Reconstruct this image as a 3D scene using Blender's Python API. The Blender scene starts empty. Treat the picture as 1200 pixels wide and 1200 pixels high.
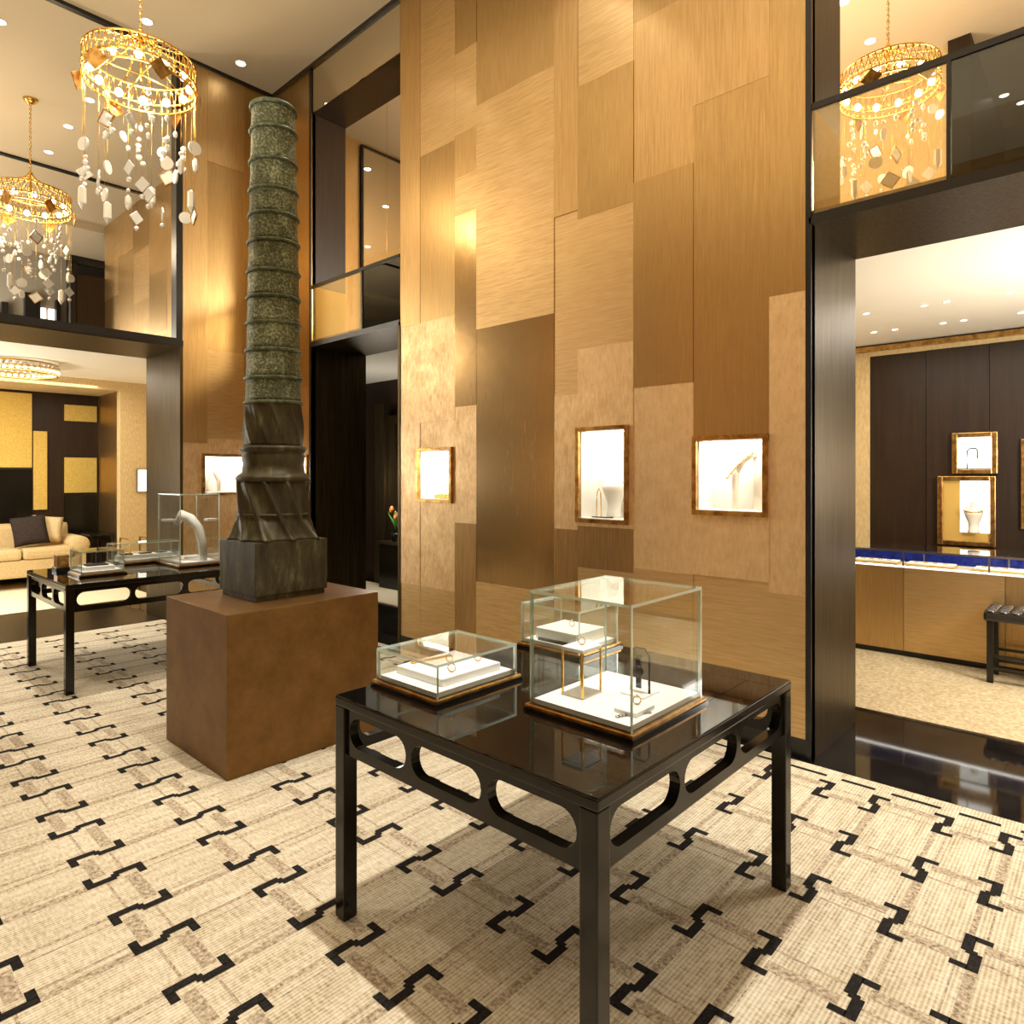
import bpy, bmesh, math, random
from mathutils import Vector, Matrix
R = math.radians
SC = bpy.context.scene
COL = SC.collection
rnd = random.Random(7)

# ------------------------------------------------------------------ camera, world, exposure, big lights
cam = bpy.data.cameras.new('camera'); camo = bpy.data.objects.new('camera', cam); COL.objects.link(camo)
camo.location = (0, 0, 1.55); camo.rotation_euler = (R(90), 0, R(42.55))
cam.sensor_width = 36; cam.lens = 23.4; cam.shift_y = -0.035; cam.clip_start = .02; cam.clip_end = 100
SC.camera = camo
SC.view_settings.view_transform = 'Standard'; SC.view_settings.look = 'None'
SC.view_settings.gamma = 1; SC.view_settings.use_curve_mapping = False
SC.view_settings.exposure = 0.0
w = bpy.data.worlds.new('world'); SC.world = w; w.use_nodes = True
w.node_tree.nodes['Background'].inputs[0].default_value = (1, .85, .65, 1)
w.node_tree.nodes['Background'].inputs[1].default_value = .15
cy = SC.cycles
cy.max_bounces = 10; cy.diffuse_bounces = 4; cy.glossy_bounces = 4; cy.transparent_max_bounces = 24
cy.sample_clamp_indirect = 4; cy.caustics_reflective = False; cy.caustics_refractive = False
cy.use_denoising = True

WARM = (1, .88, .70); WHITE = (1, .95, .87)
def lamp(kind, name, loc, power, color=WARM, size=.1, size_y=None, rot=(0, 0, 0), angle=60, blend=.5):
    l = bpy.data.lights.new(name, kind); l.energy = power; l.color = color
    if kind == 'AREA':
        l.shape = 'RECTANGLE' if size_y else 'SQUARE'; l.size = size
        if size_y: l.size_y = size_y
    elif kind == 'SPOT':
        l.shadow_soft_size = size; l.spot_size = R(angle); l.spot_blend = blend
    else:
        l.shadow_soft_size = size
    o = bpy.data.objects.new(name, l); COL.objects.link(o); o.location = loc; o.rotation_euler = rot
    o.visible_camera = False
    return o
# hall: added soft fills, key spots over the tables
lamp('AREA', 'hall_soft_fill', (-2.2, .6, 5.7), 40, WARM, 6.5, 4.5)  # added broad fill standing in for the many downlights
lamp('AREA', 'hall_upward_fill', (-2.6, -1.1, 3.0), 290, WARM, 5.0, 3.0, (R(180), 0, 0))  # added upward fill to brighten the ceiling; floats free, no cove there
for x, y, p in ((-1.40, 1.95, 1120), (-6.0, 1.9, 860)):
    lamp('SPOT', 'table_spotlight', (x, y, 5.8), p, WHITE, .05, angle=66, blend=.8)
for x, y, p in ((-3.7, -.1, 230), (1.3, 1.2, 110), (-5.4, -.8, 220), (-3.7, 2.75, 200)):
    lamp('SPOT', 'hall_spotlight', (x, y, 5.8), p, WHITE, .06, angle=70, blend=.8)
for x in (-4.4, -2.9, -1.6):
    lamp('SPOT', 'wall_washer', (x, 2.9, 5.8), 26, WHITE, .04, rot=(R(14), 0, 0), angle=64, blend=.25)
lamp('SPOT', 'wall_washer', (-6.6, 2.9, 5.8), 22, WHITE, .04, rot=(R(12), R(10), 0), angle=60, blend=.3)
# side rooms: area panels for ceiling light, added point fills without fixtures
lamp('AREA', 'salon_light', (-.4, 6.3, 2.86), 60, WHITE, 3.2, 1.6)
lamp('POINT', 'salon_fill', (.5, 5.4, 1.7), 230, WHITE, .3)
lamp('AREA', 'lounge_light', (-9.9, 1.4, 2.84), 80, WHITE, 1.8, 3.2)
lamp('POINT', 'lounge_fill', (-9.4, .4, 1.6), 190, WHITE, .3)
lamp('POINT', 'back_room_fill', (-7.2, 5.3, 1.5), 40, WHITE, .15)
lamp('POINT', 'reflected_fill', (-10.4, -.6, 4.0), 300, WARM, .3)
lamp('POINT', 'reflected_fill', (-12.6, .2, 3.8), 120, WARM, .3)
lamp('POINT', 'reflected_end_fill', (-14.6, 1.6, 4.2), 110, WHITE, .3)
lamp('POINT', 'mezzanine_fill', (-.2, 6.4, 4.2), 80, WARM, .3)
lamp('POINT', 'mezzanine_fill_west', (-3.2, 5.6, 4.2), 280, WARM, .3)

# ------------------------------------------------------------------ materials
def srgb(r, g, b):
    f = lambda c: (c/255/12.92) if c/255 <= .04045 else ((c/255+.055)/1.055)**2.4
    return (f(r), f(g), f(b), 1)
def mat(name, col, rough=.5, metal=0, coat=0, emit=None, es=0, spec=.5, trans=0):
    m = bpy.data.materials.new(name); m.use_nodes = True
    p = m.node_tree.nodes['Principled BSDF']
    p.inputs['Base Color'].default_value = (*col[:3], 1); p.inputs['Roughness'].default_value = rough
    p.inputs['Metallic'].default_value = metal; p.inputs['Coat Weight'].default_value = coat
    p.inputs['Specular IOR Level'].default_value = spec
    p.inputs['Coat Roughness'].default_value = .05
    p.inputs['Transmission Weight'].default_value = trans
    if emit:
        p.inputs['Emission Color'].default_value = (*emit[:3], 1); p.inputs['Emission Strength'].default_value = es
    return m
def N(m, t): return m.node_tree.nodes.new(t)
def L(m, a, b): m.node_tree.links.new(a, b)
def noise(m, scale, vec=(1, 1, 1), detail=4, rough=.6):
    tc = N(m, 'ShaderNodeTexCoord'); mp = N(m, 'ShaderNodeMapping'); mp.inputs['Scale'].default_value = vec
    n = N(m, 'ShaderNodeTexNoise'); n.inputs['Scale'].default_value = scale; n.inputs['Detail'].default_value = detail
    n.inputs['Roughness'].default_value = rough
    L(m, tc.outputs['Object'], mp.inputs['Vector']); L(m, mp.outputs[0], n.inputs['Vector'])
    return n.outputs['Fac']
def ramp(m, fac, stops):
    r = N(m, 'ShaderNodeValToRGB'); e = r.color_ramp.elements
    while len(e) < len(stops): e.new(.5)
    for i, (p, c) in enumerate(stops): e[i].position = p; e[i].color = (*c[:3], 1)
    L(m, fac, r.inputs[0]); return r.outputs[0]
def bump(m, fac, strength=.2, dist=.01, prev=None):
    b = N(m, 'ShaderNodeBump'); b.inputs['Strength'].default_value = strength; b.inputs['Distance'].default_value = dist
    L(m, fac, b.inputs['Height'])
    if prev: L(m, prev, b.inputs['Normal'])
    L(m, b.outputs[0], m.node_tree.nodes['Principled BSDF'].inputs['Normal']); return b.outputs[0]
def P(m, k): return m.node_tree.nodes['Principled BSDF'].inputs[k]
def math2(m, op, a, b):
    n = N(m, 'ShaderNodeMath'); n.operation = op
    for i, v in enumerate((a, b)):
        if isinstance(v, (int, float)): n.inputs[i].default_value = v
        else: L(m, v, n.inputs[i])
    return n.outputs[0]

def gold(name, lo, hi, vec, scale, r0, r1, bs=.25, blotch=0):
    m = mat(name, hi, .4, 1)
    g = noise(m, scale, vec, 5, .65)
    if blotch:
        b = noise(m, 7, (1, 1, 1), 6, .7)
        g2 = math2(m, 'ADD', math2(m, 'MULTIPLY', g, 1-blotch), math2(m, 'MULTIPLY', b, blotch))
    else:
        b = noise(m, 1.3, (1, 1, .5), 3, .6)
        g2 = math2(m, 'ADD', math2(m, 'MULTIPLY', g, .7), math2(m, 'MULTIPLY', b, .3))
    L(m, ramp(m, g2, [(.34, lo), (.64, hi)]), P(m, 'Base Color'))
    mr = N(m, 'ShaderNodeMapRange'); mr.inputs['From Min'].default_value = .35; mr.inputs['From Max'].default_value = .65
    mr.inputs['To Min'].default_value = r1; mr.inputs['To Max'].default_value = r0
    L(m, g2, mr.inputs['Value']); L(m, mr.outputs[0], P(m, 'Roughness'))
    bump(m, g, bs, .004)
    return m
V = (1, 1, .035); H_ = (.05, .05, 1)
GV = gold('gold_leaf_vertical', srgb(178, 146, 96), srgb(198, 168, 116), V, 130, .30, .40, .15)
GV2 = gold('gold_leaf_vertical_pale', srgb(190, 156, 104), srgb(214, 182, 130), V, 120, .34, .46, .15)
GL = gold('gold_leaf_horizontal', srgb(196, 164, 114), srgb(226, 196, 146), H_, 120, .38, .50, .12)
GB = gold('gold_leaf_mottled', srgb(206, 172, 124), srgb(244, 216, 170), (1, 1, .25), 60, .42, .56, .2, .5)
GD = gold('gold_leaf_dark', srgb(160, 130, 86), srgb(186, 154, 106), V, 110, .20, .28, .10)
GM = gold('gold_leaf_brown', srgb(150, 118, 78), srgb(190, 156, 106), V, 110, .35, .48, .12)

BRONZE = mat('dark_bronze', srgb(90, 76, 54), .42, .85)
f = noise(BRONZE, 50, (1, 1, .04), 4); L(BRONZE, ramp(BRONZE, f, [(.3, srgb(60, 50, 33)), (.7, srgb(96, 81, 56))]), P(BRONZE, 'Base Color')); bump(BRONZE, f, .08, .003)
BLACK = mat('black_metal', (.006, .0055, .005), .35)
LACQ = mat('black_lacquer', (.009, .007, .004), .18, spec=.35)
LTOP = mat('black_glass_top', (.004, .0035, .003), .03, spec=.28)
STONE = mat('black_stone', (.008, .007, .006), .05, spec=.36)
f = noise(STONE, 4, (1, 1, 1), 6); L(STONE, ramp(STONE, f, [(.45, (.006, .005, .005)), (.75, (.018, .015, .012))]), P(STONE, 'Base Color'))
CEIL = mat('ceiling_paint', srgb(212, 192, 160), .8, spec=.2)
CEILW = mat('white_ceiling_paint', srgb(240, 232, 214), .8, spec=.2)
WOOD = mat('dark_wood', srgb(48, 32, 22), .42, spec=.35)
f = noise(WOOD, 30, (1, 1, .06), 5); L(WOOD, ramp(WOOD, f, [(.3, srgb(34, 21, 9)), (.7, srgb(50, 33, 16))]), P(WOOD, 'Base Color'))
def textile(name, lo, hi, s=120, rough=.95, bs=.5, vec=(1, 1, 1)):
    m = mat(name, hi, rough, spec=.1); f = noise(m, s, vec, 3); L(m, ramp(m, f, [(.3, lo), (.7, hi)]), P(m, 'Base Color')); bump(m, f, bs, .004); return m
# carpet: ribbed along Y with fine speckle
CARPET = mat('cream_carpet_pile', srgb(214, 196, 158), .95, spec=.1)
a = noise(CARPET, 40, (1, .12, 1), 3); b = noise(CARPET, 90, (.35, 1, 1), 3)
tc = N(CARPET, 'ShaderNodeTexCoord'); wv = N(CARPET, 'ShaderNodeTexWave'); wv.inputs['Scale'].default_value = 24; wv.inputs['Distortion'].default_value = .6
wv.bands_direction = 'X'; L(CARPET, tc.outputs['Object'], wv.inputs['Vector'])
s_ = math2(CARPET, 'ADD', math2(CARPET, 'MULTIPLY', a, .35), math2(CARPET, 'ADD', math2(CARPET, 'MULTIPLY', b, .45), math2(CARPET, 'MULTIPLY', wv.outputs['Fac'], .13)))
L(CARPET, ramp(CARPET, s_, [(.26, srgb(130, 112, 82)), (.44, srgb(190, 176, 148)), (.62, srgb(218, 208, 186))]), P(CARPET, 'Base Color')); bump(CARPET, s_, .5, .006)
CBROWN = textile('brown_carpet_pile', srgb(112, 92, 72), srgb(206, 190, 162), 75)
CBLACK = textile('black_carpet_pile', srgb(20, 18, 17), srgb(46, 42, 38), 120)
SALONC = textile('beige_carpet_pile', srgb(150, 130, 94), srgb(198, 180, 146), 45)
LOUNC = textile('cream_rug_pile', srgb(218, 202, 164), srgb(238, 226, 198), 60)
SOFA = textile('cream_upholstery', srgb(196, 166, 112), srgb(222, 198, 150), 80)
PILC = textile('cream_cushion_cloth', srgb(206, 180, 130), srgb(228, 206, 160), 90)
PILD = textile('charcoal_cushion_cloth', srgb(44, 36, 32), srgb(70, 60, 54), 90)
CREAMW = textile('cream_wall_fabric', srgb(198, 170, 118), srgb(222, 196, 146), 60, vec=(1, 1, .3), bs=.15)
GFAB = textile('gold_wall_fabric', srgb(204, 164, 74), srgb(228, 192, 104), 60, bs=.15)
BROWNP = mat('brown_patinated_metal', srgb(110, 76, 38), .42, .65)
f = noise(BROWNP, 5, (1, 1, 1), 8, .7); L(BROWNP, ramp(BROWNP, f, [(.3, srgb(98, 68, 30)), (.7, srgb(130, 94, 48))]), P(BROWNP, 'Base Color')); bump(BROWNP, f, .12, .01)
VERD = mat('green_bronze_patina', srgb(70, 74, 52), .5, .3)
f = noise(VERD, 75, (1, 1, 1), 4, .6); g = noise(VERD, 6, (1, 1, .6), 5, .7)
h = math2(VERD, 'ADD', math2(VERD, 'MULTIPLY', f, .6), math2(VERD, 'MULTIPLY', g, .4))
L(VERD, ramp(VERD, h, [(.36, srgb(58, 56, 38)), (.5, srgb(106, 114, 86)), (.63, srgb(184, 194, 162))]), P(VERD, 'Base Color')); bump(VERD, f, .6, .03)
VERD2 = mat('brown_bronze_patina', srgb(70, 62, 42), .5, .5)
f = noise(VERD2, 14, (1, 1, .3), 7, .7); L(VERD2, ramp(VERD2, f, [(.3, srgb(40, 35, 22)), (.55, srgb(74, 68, 46)), (.72, srgb(112, 112, 84))]), P(VERD2, 'Base Color')); bump(VERD2, f, .35, .01)
RING = mat('ring_patina', srgb(92, 100, 76), .5, .45)
f = noise(RING, 30, (1, 1, 1), 6, .7); L(RING, ramp(RING, f, [(.35, srgb(58, 60, 42)), (.65, srgb(122, 134, 106))]), P(RING, 'Base Color')); bump(RING, f, .4, .01)
GPOL = mat('polished_gold', srgb(235, 190, 100), .22, 1)
GFRAME = mat('bronze_frame', srgb(190, 146, 80), .3, 1)
f = noise(GFRAME, 18, (1, 1, 1), 4); L(GFRAME, ramp(GFRAME, f, [(.35, srgb(150, 106, 54)), (.65, srgb(214, 172, 104))]), P(GFRAME, 'Base Color'))
GLIN = mat('satin_gold_liner', srgb(220, 178, 92), .45, .35)
STEEL = mat('brushed_steel', srgb(170, 165, 155), .3, 1)
WHITEP = mat('white_pad', srgb(245, 243, 238), .6)
WHITEN = mat('white_niche', srgb(248, 244, 234), .7)
SKIN = mat('cream_bust', srgb(238, 226, 206), .6)
DECK = mat('pale_deck', srgb(206, 196, 178), .6)
BLUE = textile('blue_velvet', srgb(20, 28, 96), srgb(40, 56, 150), 40)
CRYS = mat('frosted_crystal', srgb(250, 246, 236), .12, coat=1)
DISC = mat('white_disc', srgb(252, 248, 238), .25)
LEATHER = mat('black_leather', (.012, .010, .009), .28, coat=.4)
LEAF = mat('leaf_green', srgb(70, 120, 40), .5); FLOWER = mat('orange_petal', srgb(214, 120, 60), .5)
BULB = mat('lit_bulb', (1, .9, .7), .4, emit=(1, .80, .48), es=18)
SPOTL = mat('lit_downlight', (1, 1, 1), .4, emit=(1, .93, .8), es=14)
LEDL = mat('lit_strip', (1, 1, 1), .4, emit=(1, .95, .86), es=7)
WINL = mat('lit_window', (1, 1, 1), .4, emit=(1, .95, .85), es=1.6)
MIRR = mat('mirror', srgb(225, 215, 195), .02, 1)
GREY = mat('grey_plaster', srgb(150, 142, 126), .8)

def glass(name, tint, base=.05, rough=.0, haze=0, hazecol=(1, 1, 1), fac=None):
    m = bpy.data.materials.new(name); m.use_nodes = True; nt = m.node_tree; nt.nodes.clear()
    out = nt.nodes.new('ShaderNodeOutputMaterial'); tr = nt.nodes.new('ShaderNodeBsdfTransparent'); tr.inputs[0].default_value = (*tint, 1)
    gl = nt.nodes.new('ShaderNodeBsdfGlossy'); gl.inputs['Roughness'].default_value = rough; gl.inputs[0].default_value = (.95, 1, .97, 1)
    lw = nt.nodes.new('ShaderNodeLayerWeight'); lw.inputs[0].default_value = .5
    pw = nt.nodes.new('ShaderNodeMath'); pw.operation = 'POWER'; pw.inputs[1].default_value = 4
    ml = nt.nodes.new('ShaderNodeMath'); ml.operation = 'MULTIPLY_ADD'; ml.inputs[1].default_value = .9; ml.inputs[2].default_value = base
    mx = nt.nodes.new('ShaderNodeMixShader')
    nt.links.new(lw.outputs['Facing'], pw.inputs[0]); nt.links.new(pw.outputs[0], ml.inputs[0]); nt.links.new(ml.outputs[0], mx.inputs[0])
    src = tr.outputs[0]
    if haze:
        df = nt.nodes.new('ShaderNodeBsdfPrincipled'); df.inputs['Base Color'].default_value = (*hazecol, 1); df.inputs['Roughness'].default_value = .4; df.inputs['Metallic'].default_value = .6
        m2 = nt.nodes.new('ShaderNodeMixShader'); m2.inputs[0].default_value = haze
        nt.links.new(tr.outputs[0], m2.inputs[1]); nt.links.new(df.outputs[0], m2.inputs[2]); src = m2.outputs[0]
    nt.links.new(src, mx.inputs[1]); nt.links.new(gl.outputs[0], mx.inputs[2]); nt.links.new(mx.outputs[0], out.inputs[0])
    return m
GLASS = glass('clear_glass', (.985, .995, .99), .03)
EDGE = glass('glass_edge', (.74, .90, .84), .2, .1, .75, (.80, .95, .89))
AMBER = glass('amber_glass', (.99, .94, .82), .04, haze=.2, hazecol=srgb(236, 208, 150)[:3])
SMOKE = glass('smoked_glass', (.36, .35, .33), .06)
SMOKED = glass('dark_smoked_glass', (.08, .075, .07), .05)
GEM = mat('clear_crystal', (.97, .96, .92), .08, trans=.2)

# ------------------------------------------------------------------ mesh helpers
class MB:
    def __init__(s): s.bm = bmesh.new(); s.mats = []
    def _m(s, m):
        if m not in s.mats: s.mats.append(m)
        return s.mats.index(m)
    def _set(s, faces, m, smooth=False):
        i = s._m(m)
        for f in faces: f.material_index = i; f.smooth = smooth
    def box(s, x0, x1, y0, y1, z0, z1, m, bev=0, mtx=None):
        r = bmesh.ops.create_cube(s.bm, size=1); vs = r['verts']
        for v in vs:
            v.co = Vector(((x0+x1)/2+v.co.x*(x1-x0), (y0+y1)/2+v.co.y*(y1-y0), (z0+z1)/2+v.co.z*(z1-z0)))
        fs = {f for v in vs for f in v.link_faces}
        s._set(fs, m)
        if bev:
            es = list({e for v in vs for e in v.link_edges})
            rb = bmesh.ops.bevel(s.bm, geom=es, offset=bev, segments=2, affect='EDGES', profile=.6)
            vs = [v for v in rb['verts']] ; s._set(rb['faces'], m)
            if mtx:
                vv = {v for f in fs if f.is_valid for v in f.verts} | set(vs)
                for v in vv: v.co = mtx @ v.co
        elif mtx:
            for v in vs: v.co = mtx @ v.co
        return s
    def lathe(s, prof, m, seg=32, c=(0, 0, 0), axis='Z', smooth=True, a0=0):
        rings = []
        for r, z in prof:
            ring = []
            for k in range(seg):
                a = 2*math.pi*k/seg+a0; p = (r*math.cos(a), r*math.sin(a), z)
                if axis == 'Y': p = (p[0], p[2], p[1])
                if axis == 'X': p = (p[2], p[0], p[1])
                ring.append(s.bm.verts.new((c[0]+p[0], c[1]+p[1], c[2]+p[2])))
            rings.append(ring)
        fs = []
        for i in range(len(rings)-1):
            for k in range(seg):
                try: fs.append(s.bm.faces.new((rings[i][k], rings[i][(k+1) % seg], rings[i+1][(k+1) % seg], rings[i+1][k])))
                except ValueError: pass
        for rg in (rings[0], rings[-1]):
            fs.append(s.bm.faces.new(rg))
        s._set(fs, m, smooth); return s
    def tube(s, pts, r, m, seg=8, closed=False):
        pts = [Vector(p) for p in pts]; n = len(pts); rings = []
        rr = r if isinstance(r, (list, tuple)) else [r]*n
        for i, p in enumerate(pts):
            a = pts[(i-1) % n] if (closed or i > 0) else p; b = pts[(i+1) % n] if (closed or i < n-1) else p
            t = (b-a).normalized(); u = t.cross(Vector((0, 0, 1)))
            if u.length < .05: u = t.cross(Vector((1, 0, 0)))
            u.normalize(); v = t.cross(u).normalized()
            rings.append([s.bm.verts.new(p+rr[i]*(math.cos(2*math.pi*k/seg)*u+math.sin(2*math.pi*k/seg)*v)) for k in range(seg)])
        fs = []
        for i in range(n if closed else n-1):
            A, B = rings[i], rings[(i+1) % n]
            for k in range(seg): fs.append(s.bm.faces.new((A[k], A[(k+1) % seg], B[(k+1) % seg], B[k])))
        if not closed:
            fs.append(s.bm.faces.new(rings[0])); fs.append(s.bm.faces.new(rings[-1]))
        s._set(fs, m, True); return s
    def torus(s, c, Rr, r, m, seg=40, ms=8, zs=1):
        s.tube([(c[0]+Rr*math.cos(2*math.pi*k/seg), c[1]+Rr*math.sin(2*math.pi*k/seg), c[2]) for k in range(seg)], r, m, ms, True); return s
    def ball(s, c, r, m, sc=(1, 1, 1), seg=12, mtx=None):
        rs = bmesh.ops.create_uvsphere(s.bm, u_segments=seg, v_segments=max(6, seg*2//3), radius=r); vs = rs['verts']
        for v in vs:
            p = Vector((v.co.x*sc[0], v.co.y*sc[1], v.co.z*sc[2]))
            if mtx: p = mtx @ p
            v.co = p+Vector(c)
        s._set({f for v in vs for f in v.link_faces}, m, True); return s
    def quad(s, pts, m):
        f = s.bm.faces.new([s.bm.verts.new(p) for p in pts]); s._set([f], m); return s
    def build(s, name, parent=None):
        bmesh.ops.recalc_face_normals(s.bm, faces=s.bm.faces)
        me = bpy.data.meshes.new(name); s.bm.to_mesh(me); s.bm.free()
        for m in s.mats: me.materials.append(m)
        o = bpy.data.objects.new(name, me); COL.objects.link(o)
        if parent: o.parent = parent
        return o
def tag(o, label, cat, group=None, kind=None):
    if label: o['label'] = label
    if cat: o['category'] = cat
    if group: o['group'] = group
    if kind: o['kind'] = kind
    return o
def thing(name, label, cat, loc=(0, 0, 0), rz=0, group=None):
    o = bpy.data.objects.new(name, None); COL.objects.link(o); o.location = loc; o.rotation_euler = (0, 0, rz); o.empty_display_size = .05
    return tag(o, label, cat, group)
def copy_tree(o, parent=None):
    c = o.copy(); COL.objects.link(c)
    if parent: c.parent = parent
    for ch in [k for k in bpy.data.objects if k.parent == o]: copy_tree(ch, c)
    return c
def struct(o, label=None, cat=None):
    o['kind'] = 'structure'
    o['label'] = label; o['category'] = cat
    return o
def SB(name, label, cat, boxes):
    b = MB()
    for x0, x1, y0, y1, z0, z1, m in boxes: b.box(x0, x1, y0, y1, z0, z1, m)
    return struct(b.build(name), label, cat)

# ------------------------------------------------------------------ setting
WY, WX, CZ = 3.765, -7.17, 5.9
SB('floor', 'black polished stone floor running under the carpet and through the portals', 'floor', [(-16, 4, -4, 11, -.1, 0, STONE)])
SB('ceiling', 'high tan painted ceiling with round downlights', 'ceiling', [(-16.2, 4, -4, 11, CZ, CZ+.12, CEIL)])

def cut(rects, hole):
    out = []; hx0, hx1, hz0, hz1 = hole
    for x0, x1, z0, z1, m, t in rects:
        ax0, ax1, az0, az1 = max(x0, hx0), min(x1, hx1), max(z0, hz0), min(z1, hz1)
        if ax0 >= ax1 or az0 >= az1: out.append((x0, x1, z0, z1, m, t)); continue
        if x0 < ax0: out.append((x0, ax0, z0, z1, m, t))
        if ax1 < x1: out.append((ax1, x1, z0, z1, m, t))
        if z0 < az0: out.append((ax0, ax1, z0, az0, m, t))
        if az1 < z1: out.append((ax0, ax1, az1, z1, m, t))
    return out
def patches(cols, holes):
    rects = []; q = random.Random(3)
    for x0, x1, zs, ms in cols:
        for i, m in enumerate(ms): rects.append((x0, x1, zs[i], zs[i+1], m, .004+.008*q.random()))
    for h in holes: rects = cut(rects, h)
    return rects
TOP = CZ
main_cols = [
 (-4.82, -4.545, (.11, .587, 2.017, 2.891, 4.35, TOP), (GL, GB, GB, GV2, GV2)),
 (-4.545, -4.093, (.11, .587, 2.017, 2.891, 4.35, TOP), (GL, GB, GB, GV, GL)),
 (-4.093, -3.839, (.11, 1.165, 2.124, 3.705, 4.02, 4.377, 5.055, TOP), (GM, GB, GD, GL, GV2, GL, GV)),
 (-3.839, -3.036, (.11, .702, 2.73, 3.363, 4.53, TOP), (GL, GD, GL, GL, GV)),
 (-3.036, -2.821, (.11, .855, 1.172, 2.129, 3.421, TOP), (GM, GM, GB, GL, GV2)),
 (-2.821, -2.367, (.11, .913, 1.202, 2.437, 3.352, 4.28, TOP), (GL, GM, GB, GL, GV, GL)),
 (-2.367, -1.941, (.11, .949, 2.13, 3.056, 3.473, 4.519, TOP), (GL, GB, GV, GV, GV2, GV)),
 (-1.941, -1.474, (.11, .95, 1.75, 3.817, TOP), (GL, GB, GV, GV2)),
 (-1.474, -1.242, (.11, .892, 2.563, TOP), (GL, GB, GV))]
NI = {'left': (-4.58, -4.12, 1.322, 1.795), 'mid': (-2.83, -2.40, 1.228, 1.89), 'right': (-1.94, -1.478, 1.316, 1.792)}
b = MB()
for x0, x1, z0, z1, m, t in patches(main_cols, list(NI.values())): b.box(x0, x1, WY-t, WY+.04, z0, z1, m)
core = [(-4.815, -1.275, 0, CZ, BLACK, 0)]
for h in NI.values(): core = cut(core, h)
for x0, x1, z0, z1, m, t in core: b.box(x0, x1, WY+.04, WY+.3, z0, z1, m)
b.box(-4.82, -1.242, WY-.012, WY+.04, 0, .11, BLACK)
struct(b.build('wall_north'), 'tall wall of overlapping brushed gold panels between the two portals', 'wall')

# corner pier (left wall part and its return)
NW = {'w': (2.96, 3.46, 1.345, 1.79), 'n': (-6.86, -6.39, 1.21, 1.78)}
b = MB()
pc = [(2.77, 3.02, (.11, 1.9, 3.4, TOP), (GB, GV2, GV2)), (3.02, 3.42, (.11, .8, 1.95, 2.9, 4.9, TOP), (GB, GB, GL, GV, GV2)), (3.42, 3.765, (.11, 1.2, 2.6, 4.2, TOP), (GB, GL, GV, GV))]
for y0, y1, z0, z1, m, t in patches(pc, [NW['w']]): b.box(WX-.04, WX+t, y0, y1, z0, z1, m)
for y0, y1, z0, z1, m, t in cut([(2.77, 3.765, 0, CZ, BLACK, 0)], NW['w']): b.box(WX-.3, WX-.04, y0, y1, z0, z1, BLACK)
b.box(WX-.04, WX+.015, 2.77, 3.765, 0, .11, BLACK)
struct(b.build('wall_west'), 'narrow gold panelled pier beside the lounge portal, behind the tower sculpture', 'wall')
b = MB()
pc = [(-7.165, -6.75, (.11, 1.4, 3.0, TOP), (GB, GL, GV)), (-6.75, -6.33, (.11, 1.1, 2.5, 4.0, TOP), (GB, GV2, GV, GV))]
for x0, x1, z0, z1, m, t in patches(pc, [NW['n']]): b.box(x0, x1, WY-t, WY+.04, z0, z1, m)
for x0, x1, z0, z1, m, t in cut([(-7.17, -6.365, 0, CZ, BLACK, 0)], NW['n']): b.box(x0, x1, WY+.04, WY+.3, z0, z1, BLACK)
b.box(-7.165, -6.33, WY-.012, WY+.04, 0, .11, BLACK)
struct(b.build('wall_corner'), 'gold panelled return of the corner pier left of the narrow portal', 'wall')

# portals: dark bronze linings
def portal_y(name, label, x0, x1, depth):
    b = MB(); d0 = WY-.015; d1 = WY+depth; h = 2.915
    b.box(x0-.03, x0, d0, d1, 0, h+.03, BRONZE); b.box(x1, x1+.03, d0, d1, 0, h+.03, BRONZE)
    b.box(x0-.03, x1+.03, d0, d1, h, h+.03, BRONZE); b.box(x0-.012, x1+.012, d0-.006, d0, h, h+.035, BLACK)
    b.box(x0-.03, x0-.001, d0-.006, d0, 0, CZ, BLACK)
    b.box(x0, x1, WY+.02, d1, 2.945, 3.0, BLACK)
    return struct(b.build(name), label, 'portal')
portal_y('door_1', 'dark bronze portal opening on the right into the salon', -1.242, 1.9, .79)
portal_y('door_2', 'narrow dark portal between the gold wall and the tower sculpture', -6.33, -4.85, .68)
b = MB()
b.box(WX-.94, WX+.01, 2.74, 2.77, 0, 2.915, BRONZE); b.box(WX-.94, WX+.01, -2.6, 2.74, 2.875, 2.915, BRONZE)
b.box(WX+.01, WX+.018, -2.6, 2.77, 2.885, 2.95, BLACK); b.box(WX-.05, WX+.018, 2.70, 2.76, 2.95, CZ, BLACK)
b.box(WX-.94, WX, -2.6, 2.74, 2.915, 2.97, BLACK)
struct(b.build('door_3'), 'dark bronze portal at far left opening into the lounge', 'portal')
# trims along the ceiling
SB('trim_1', 'black line where the ceiling meets the left wall', 'trim', [(WX-.03, WX+.03, -4, WY, CZ-.035, CZ, BLACK)])
SB('trim_2', 'black line where the ceiling meets the gold wall', 'trim', [(WX, 3, WY-.03, WY+.02, CZ-.035, CZ, BLACK)])
SB('trim_3', 'thin dark line across the ceiling of the built mirror image', 'trim', [(-11.13, -11.07, -4, 3.76, CZ-.03, CZ, BLACK)])
SB('trim_4', 'bulkhead edge across the far ceiling of the built mirror image', 'trim', [(-13.6, -13.1, -4, 3.76, CZ-.12, CZ, CEIL)])
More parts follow.
